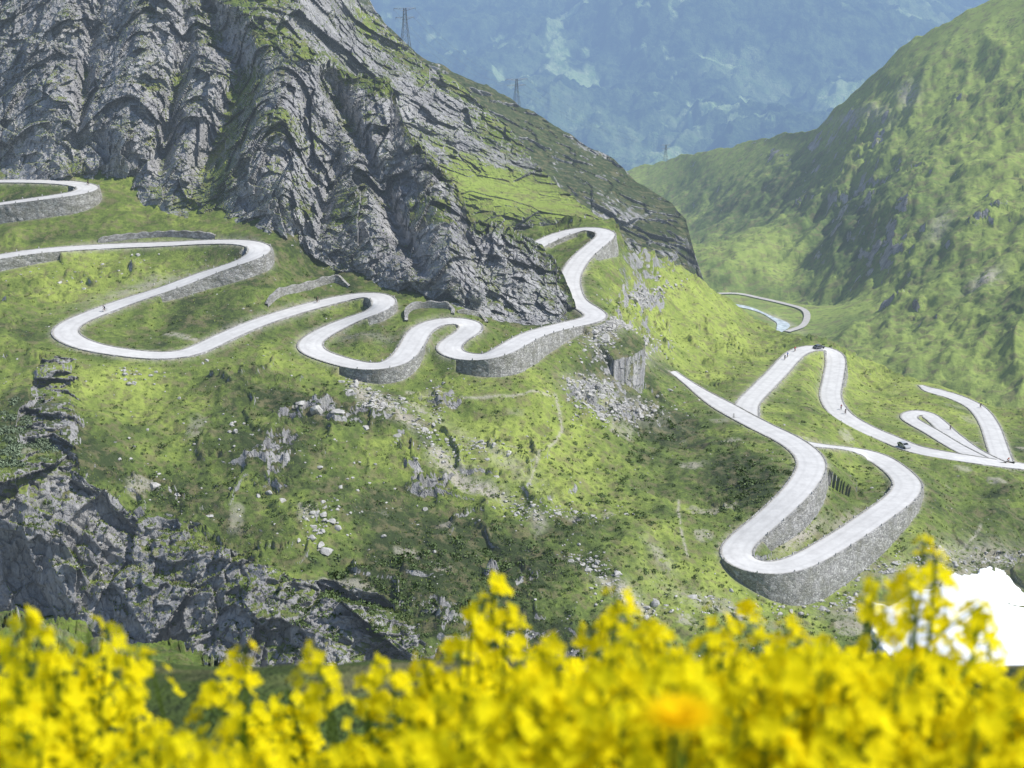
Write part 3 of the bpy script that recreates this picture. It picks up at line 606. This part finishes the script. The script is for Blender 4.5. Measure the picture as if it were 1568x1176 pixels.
for x,y,dist,pk in stems:
    top=pos(np.array([x]),np.array([y]),np.array([dist]))[0]
    g=CAMZ-1.42-.13*top[1]; lean=np.array([U(-.12,.12),U(-.08,.08),0])
    root=np.array([top[0],top[1],min(g,top[2]-.25)])+lean
    SE.append((root,top,.0022))
    heads=[top]
    for _ in range(random.randint(0,1) if pk else random.randint(2,4)):
        t=U(.75,.93); bp=root+(top-root)*t; e=bp+np.array([U(-.07,.07),U(-.07,.07),U(.03,.08)])
        if e[2]>top[2]-.02: e[2]=top[2]-.02
        SE.append((bp,e,.0016)); heads.append(e)
    for _ in range(3):
        t=U(.1,.6); bp=root+(top-root)*t; e=bp+np.array([U(-.1,.1),U(-.1,.1),U(.0,.05)]); SE.append((bp,e,.006))
    for hI,hd_ in enumerate(heads):
        nf=random.randint(8,12) if not pk else random.randint(11,15); Lr=U(.035,.07) if not pk else U(.07,.10)
        for _ in range(nf):
            a=U(0,6.28); zz=U(0,1)**1.2; r=.006+.034*(zz**.5)*U(.5,1)
            c=hd_+np.array([math.cos(a)*r,math.sin(a)*r,-zz*Lr]); nrm=np.array([math.cos(a),math.sin(a),U(.2,1.2)]); nrm/=np.linalg.norm(nrm)
            PVs.append((c,nrm,U(.008,.0125)))
            SE.append((c,hd_+np.array([0,0,-zz*Lr-.01]),.0007))
pv=[]
for c,nrm,s in PVs:
    t=np.cross(nrm,[.3,.2,.9]); t/=np.linalg.norm(t); b=np.cross(nrm,t); ph=U(0,1.57)
    for k in range(4):
        a=ph+k*1.5708; d1=t*math.cos(a)+b*math.sin(a); d2=-t*math.sin(a)+b*math.cos(a)
        pv+= [c,c+d1*s*.7+d2*s*.55+nrm*s*.2,c+d1*s*1.25+nrm*s*.35,c+d1*s*.7-d2*s*.55+nrm*s*.2]
pv=np.array(pv); tv,tf=tubes(SE,.003)
nP=len(pv); FF=np.concatenate([np.arange(nP).reshape(-1,4),tf+nP]); mi=np.r_[np.zeros(nP//4,int),np.ones(len(tf),int)]
mesh_np('yellow_wildflowers',np.concatenate([pv,tv]),FF,None,False,None,mi,[M_pet,M_stem])
c=pos(np.array([1040.]),np.array([1100.]),np.array([1.1]))[0]; pv=[]
for ring,(n_,L,up_) in enumerate(((22,.034,.25),(18,.027,.6),(14,.018,1.1))):
    for k in range(n_):
        a=6.283*k/n_+ring*.1; d1=np.array([math.cos(a),math.sin(a),up_*.6]); d1/=np.linalg.norm(d1); d2=np.array([-math.sin(a),math.cos(a),0])
        pv+=[c,c+d1*L*.6+d2*.0035,c+d1*L,c+d1*L*.6-d2*.0035]
pv=np.array(pv); tv,tf=tubes([(c,c+np.array([.03,.02,-.55]),.003)],.003); nP=len(pv)
mesh_np('yellow_hawkweed',np.concatenate([pv,tv]),np.concatenate([np.arange(nP).reshape(-1,4),tf+nP]),None,False,None,np.r_[np.zeros(nP//4,int),np.ones(len(tf),int)],[M_or,M_stem])
tick('flowers')
# ------------------------------------------------------------ pylons
def pylon(px,py,D,H,W):
    b=pos(np.array([px]),np.array([py]),np.array([D]))[0]; e=[]
    hb=H*.12; 
    lv=[0,.2,.38,.54,.68,.8,.9,1.0]; wd=[hb,hb*.8,hb*.62,hb*.48,hb*.36,hb*.3,hb*.26,hb*.22]
    cs=[[np.array([sx*w,sy*w,H*l]) for sx,sy in ((-1,-1),(1,-1),(1,1),(-1,1))] for l,w in zip(lv,wd)]
    r=.12*H/27
    for i in range(len(lv)-1):
        for k in range(4):
            e.append((cs[i][k],cs[i+1][k],r)); e.append((cs[i][k],cs[i+1][(k+1)%4],r*.55)); e.append((cs[i][(k+1)%4],cs[i+1][k],r*.55)); e.append((cs[i+1][k],cs[i+1][(k+1)%4],r*.5))
    for l,ww in ((.8,W*.42),(1.0,W*.5)):
        z=H*l
        for s in (-1,1):
            tip=np.array([s*ww,0,z]); 
            for y in (-1,1): e.append((np.array([s*hb*.3,y*hb*.25,z]),tip,r*.8)); e.append((np.array([s*hb*.3,y*hb*.25,z-H*.055]),tip,r*.7))
            for t in (.35,.65): e.append((np.array([s*ww*t,0,z]),np.array([s*ww*(t+.15),0,z-H*.04*(1-t)]),r*.5))
            e.append((tip,tip+np.array([0,0,-H*.05]),r*.8))
    v,f=tubes(e,r,4); a=.35; v=v@np.array([[math.cos(a),math.sin(a),0],[-math.sin(a),math.cos(a),0],[0,0,1]])
    mesh_np('electricity_pylon',v+b-np.array([0,0,1.5]),f,M_steel,False); return b,H,W
p1=pylon(621,76,700,19.5,10); p2=pylon(791,162,1040,19,15); p3=pylon(1019,248,1880,22,12)
we=[]
for A,Bq in ((p2,p1),(p2,p3)):
    for s in (-1,1):
        for l,wf in ((.78,.4),(.96,.48)):
            a=A[0]+np.array([s*A[2]*wf,0,A[1]*l-1.5]); b=Bq[0]+np.array([s*Bq[2]*wf,0,Bq[1]*l-1.5]); pr=None
            for t in np.linspace(0,1,15):
                p=a+(b-a)*t; p[2]-=4*9*t*(1-t)
                if pr is not None: we.append((pr,p,.035))
                pr=p
v,f=tubes(we,.03,3); mesh_np('power_lines',v,f,M_steel,False)
# ------------------------------------------------------------ vehicles and riders
def put(ob,parent): ob.parent=parent
def on_road(px,py,side=1.5):
    best=None
    for R,w,_ in RC:
        x,y=proj(R); k=np.argmin((x-px)**2+(y-py)**2); dd=(x[k]-px)**2+(y[k]-py)**2
        if best is None or dd<best[0]: T,Nn=frames(R); best=(dd,R[k]+Nn[k]*side+np.array([0,0,.05]),math.atan2(T[k,1],T[k,0]))
    return best[1],best[2]
M_tyre=simple('tyre_rubber',(.02,.02,.02),.8); M_glass=simple('window_glass',(.02,.025,.03),.08); M_skin=simple('skin',(.45,.28,.2),.6); M_hair=simple('helmet_white',(.7,.7,.7),.3)
def car(px,py,colr,flip=False):
    p,a=on_road(px,py,-1.5); em=bpy.data.objects.new('car',None); scene.collection.objects.link(em); em.location=p; em.rotation_euler=(0,0,a+(math.pi if flip else 0))
    body=simple('car_paint',colr,.3,.03,1.)
    prof=[(-2.1,.35),(-2.15,.75),(-2.0,1.0),(-1.65,1.1),(-1.2,1.42),(-.2,1.48),(.35,1.4),(1.0,1.02),(1.75,.9),(2.1,.72),(2.12,.35)]
    hw_=.86; vs=[];n_=len(prof)
    for ky,tuck in ((-hw_,1),(-hw_*.96,0),(hw_*.96,0),(hw_,1)):
        for (x,z) in prof:
            zz=z
            if tuck: yy=ky*(1-.16*max(0,(z-.9))); x=x*.985; zz=z*.98
            else: yy=ky*(1-.16*max(0,(z-.9)))*.97
            vs.append((x,yy,zz))
    fs=[]
    for s in range(3):
        for i in range(n_): fs.append([s*n_+i,s*n_+(i+1)%n_,(s+1)*n_+(i+1)%n_,(s+1)*n_+i])
    me=bpy.data.meshes.new('body'); me.from_pydata(vs,[],fs+[list(range(n_))[::-1],list(range(3*n_,4*n_))]); me.materials.append(body); b=bpy.data.objects.new('body',me); scene.collection.objects.link(b); put(b,em)
    gv=[];gf=[]
    def quad(*q): o=len(gv); gv.extend(q); gf.append([o,o+1,o+2,o+3])
    for s in (-1,1):
        f_=lambda z:(hw_*(1-.16*max(0,(z-.9)))+.012)*s
        quad((-1.35,f_(1.02),1.02),(-.15,f_(1.02),1.02),(-.2,f_(1.36),1.36),(-1.1,f_(1.34),1.34)); quad((-.07,f_(1.02),1.02),(.8,f_(1.0),1.0),(.3,f_(1.32),1.32),(-.1,f_(1.36),1.36))
    quad((.44,-.68,1.385),(.44,.68,1.385),(1.0,.76,1.05),(1.0,-.76,1.05)); quad((-1.6,-.72,1.16),(-1.6,.72,1.16),(-1.26,.68,1.41),(-1.26,-.68,1.41))
    me=bpy.data.meshes.new('windows'); me.from_pydata(gv,[],gf); me.materials.append(M_glass); b=bpy.data.objects.new('windows',me); scene.collection.objects.link(b); put(b,em)
    bm=bmesh.new()
    for x in (-1.35,1.35):
        for y in (-hw_+.08,hw_-.08):
            bmesh.ops.create_cone(bm,cap_ends=True,segments=16,radius1=.33,radius2=.33,depth=.22,matrix=Matrix.Translation((x,y,.33))@Matrix.Rotation(math.pi/2,4,'X'))
    me=bpy.data.meshes.new('wheels'); bm.to_mesh(me); bm.free(); me.materials.append(M_tyre); b=bpy.data.objects.new('wheels',me); scene.collection.objects.link(b); put(b,em)
def rider_mesh():
    J={0:(-.15,0,.98),1:(.0,0,1.2),2:(.22,0,1.42),3:(.32,0,1.53),4:(.40,0,1.66),
       5:(-.1,.09,.95),6:(.22,.11,.72),7:(.02,.11,.36),8:(.14,.11,.30), 9:(-.1,-.09,.95),10:(.18,-.11,.55),11:(-.02,-.11,.2),12:(.1,-.11,.14),
       13:(.22,.18,1.40),14:(.38,.21,1.18),15:(.56,.19,1.05),16:(.22,-.18,1.40),17:(.38,-.21,1.18),18:(.56,-.19,1.05)}
    E_=[(0,1),(1,2),(2,3),(3,4),(0,5),(5,6),(6,7),(7,8),(0,9),(9,10),(10,11),(11,12),(2,13),(13,14),(14,15),(2,16),(16,17),(17,18)]
    rad={0:.14,1:.14,2:.15,3:.06,4:.11,5:.1,6:.075,7:.05,8:.04,9:.1,10:.075,11:.05,12:.04,13:.07,14:.045,15:.035,16:.07,17:.045,18:.035}
    me=bpy.data.meshes.new('r'); me.from_pydata([J[i] for i in range(19)],E_,[]); ob=bpy.data.objects.new('r',me); scene.collection.objects.link(ob)
    ob.modifiers.new('s','SKIN'); ob.modifiers.new('u','SUBSURF').levels=1
    for i,v in enumerate(me.skin_vertices[0].data): v.radius=(rad[i],rad[i]); v.use_root=(i==0)
    dg=bpy.context.evaluated_depsgraph_get(); m2=bpy.data.meshes.new_from_object(ob.evaluated_get(dg)); bpy.data.objects.remove(ob); return m2
rm=rider_mesh(); 
be=[]
for cx in (-.5,.52):
    for k in range(20):
        a,b=6.283*k/20,6.283*(k+1)/20; be.append(((cx+.34*math.cos(a),0,.34+.34*math.sin(a)),(cx+.34*math.cos(b),0,.34+.34*math.sin(b)),.02))
    for k in range(8): a=6.283*k/8; be.append(((cx,0,.34),(cx+.34*math.cos(a),0,.34+.34*math.sin(a)),.004))
be+=[((-.5,0,.34),(-.05,0,.3),.018),((-.05,0,.3),(-.18,0,.9),.02),((-.05,0,.3),(.4,0,.82),.022),((-.16,0,.82),(.4,0,.86),.02),((-.5,0,.34),(-.16,0,.8),.014),((.52,0,.34),(.4,0,.95),.02),((.4,-.22,1.0),(.4,.22,1.0),.018),((.4,.2,1.),(.56,.2,1.02),.018),((.4,-.2,1.),(.56,-.2,1.02),.018),((-.28,0,.92),(-.05,0,.93),.04)]
bv,bf=tubes(be,.02,5)
def cyclist(px,py,c,side=1.2,flip=False):
    p,a=on_road(px,py,side); em=bpy.data.objects.new('cyclist',None); scene.collection.objects.link(em); em.location=p; em.rotation_euler=(0,0,a+(math.pi if flip else 0))
    b=mesh_np('bicycle',bv,bf,M_tyre,False); put(b,em)
    m2=rm.copy(); m2.materials.clear(); m2.materials.append(simple('cycling_jersey',c,.8)); m2.materials.append(simple('cycling_shorts',(.02,.02,.03),.8)); m2.materials.append(M_skin); m2.materials.append(M_hair)
    for pl in m2.polygons:
        z=pl.center.z;x=pl.center.x
        pl.material_index=3 if z>1.68 else 2 if z>1.5 else 2 if (z<.6) or (x>.42 and z<1.2) else 1 if z<1.0 else 0
        pl.use_smooth=True
    r=bpy.data.objects.new('rider',m2); scene.collection.objects.link(r); put(r,em)
for a in ((158,476,(.05,.05,.07)),(1222,540,(.5,.05,.04)),(1214,551,(.05,.1,.4)),(1208,552,(.03,.03,.03)),(1290,632,(.03,.03,.03)),(1281,628,(.4,.05,.05)),(1446,660,(.05,.05,.06)),(1495,626,(.05,.05,.06)),(1548,712,(.5,.1,.03)),(130,283,(.05,.05,.05)),(875,440,(.05,.05,.06)),(492,470,(.05,.05,.05))): cyclist(*a)
car(1392,686,(.45,.46,.48)); car(1250,531,(.12,.13,.15))
# ------------------------------------------------------------ light, world, camera
EL,AZ=52,97  # sun stands high on the right
el=math.radians(EL); az=math.radians(AZ); sd=Vector((math.sin(az)*math.cos(el),math.cos(az)*math.cos(el),math.sin(el)))
L=bpy.data.lights.new('sun','SUN'); L.energy=5.0; L.angle=math.radians(.5); L.color=(1,.97,.90); lo=bpy.data.objects.new('sun',L); scene.collection.objects.link(lo)
lo.rotation_euler=sd.to_track_quat('Z','Y').to_euler()
w=bpy.data.worlds.new('World'); scene.world=w; w.use_nodes=True; nt=w.node_tree; bg=nt.nodes['Background']; sk=nt.nodes.new('ShaderNodeTexSky'); sk.sky_type='NISHITA'; sk.sun_disc=False; sk.sun_elevation=el; sk.sun_rotation=az; sk.altitude=1900
nt.links.new(sk.outputs[0],bg.inputs[0]); bg.inputs[1].default_value=.15
cam=bpy.data.cameras.new('camera'); co=bpy.data.objects.new('camera',cam); scene.collection.objects.link(co); scene.camera=co
co.location=(0,0,CAMZ); co.rotation_euler=(math.radians(90)-PITCH,0,0); cam.sensor_width=36; cam.lens=36*F/1568; cam.clip_start=.1; cam.clip_end=30000
cam.dof.use_dof=True; cam.dof.focus_distance=420; cam.dof.aperture_fstop=6.0
scene.view_settings.view_transform='Standard'; scene.view_settings.look='None'; scene.view_settings.exposure=0
tick('done')
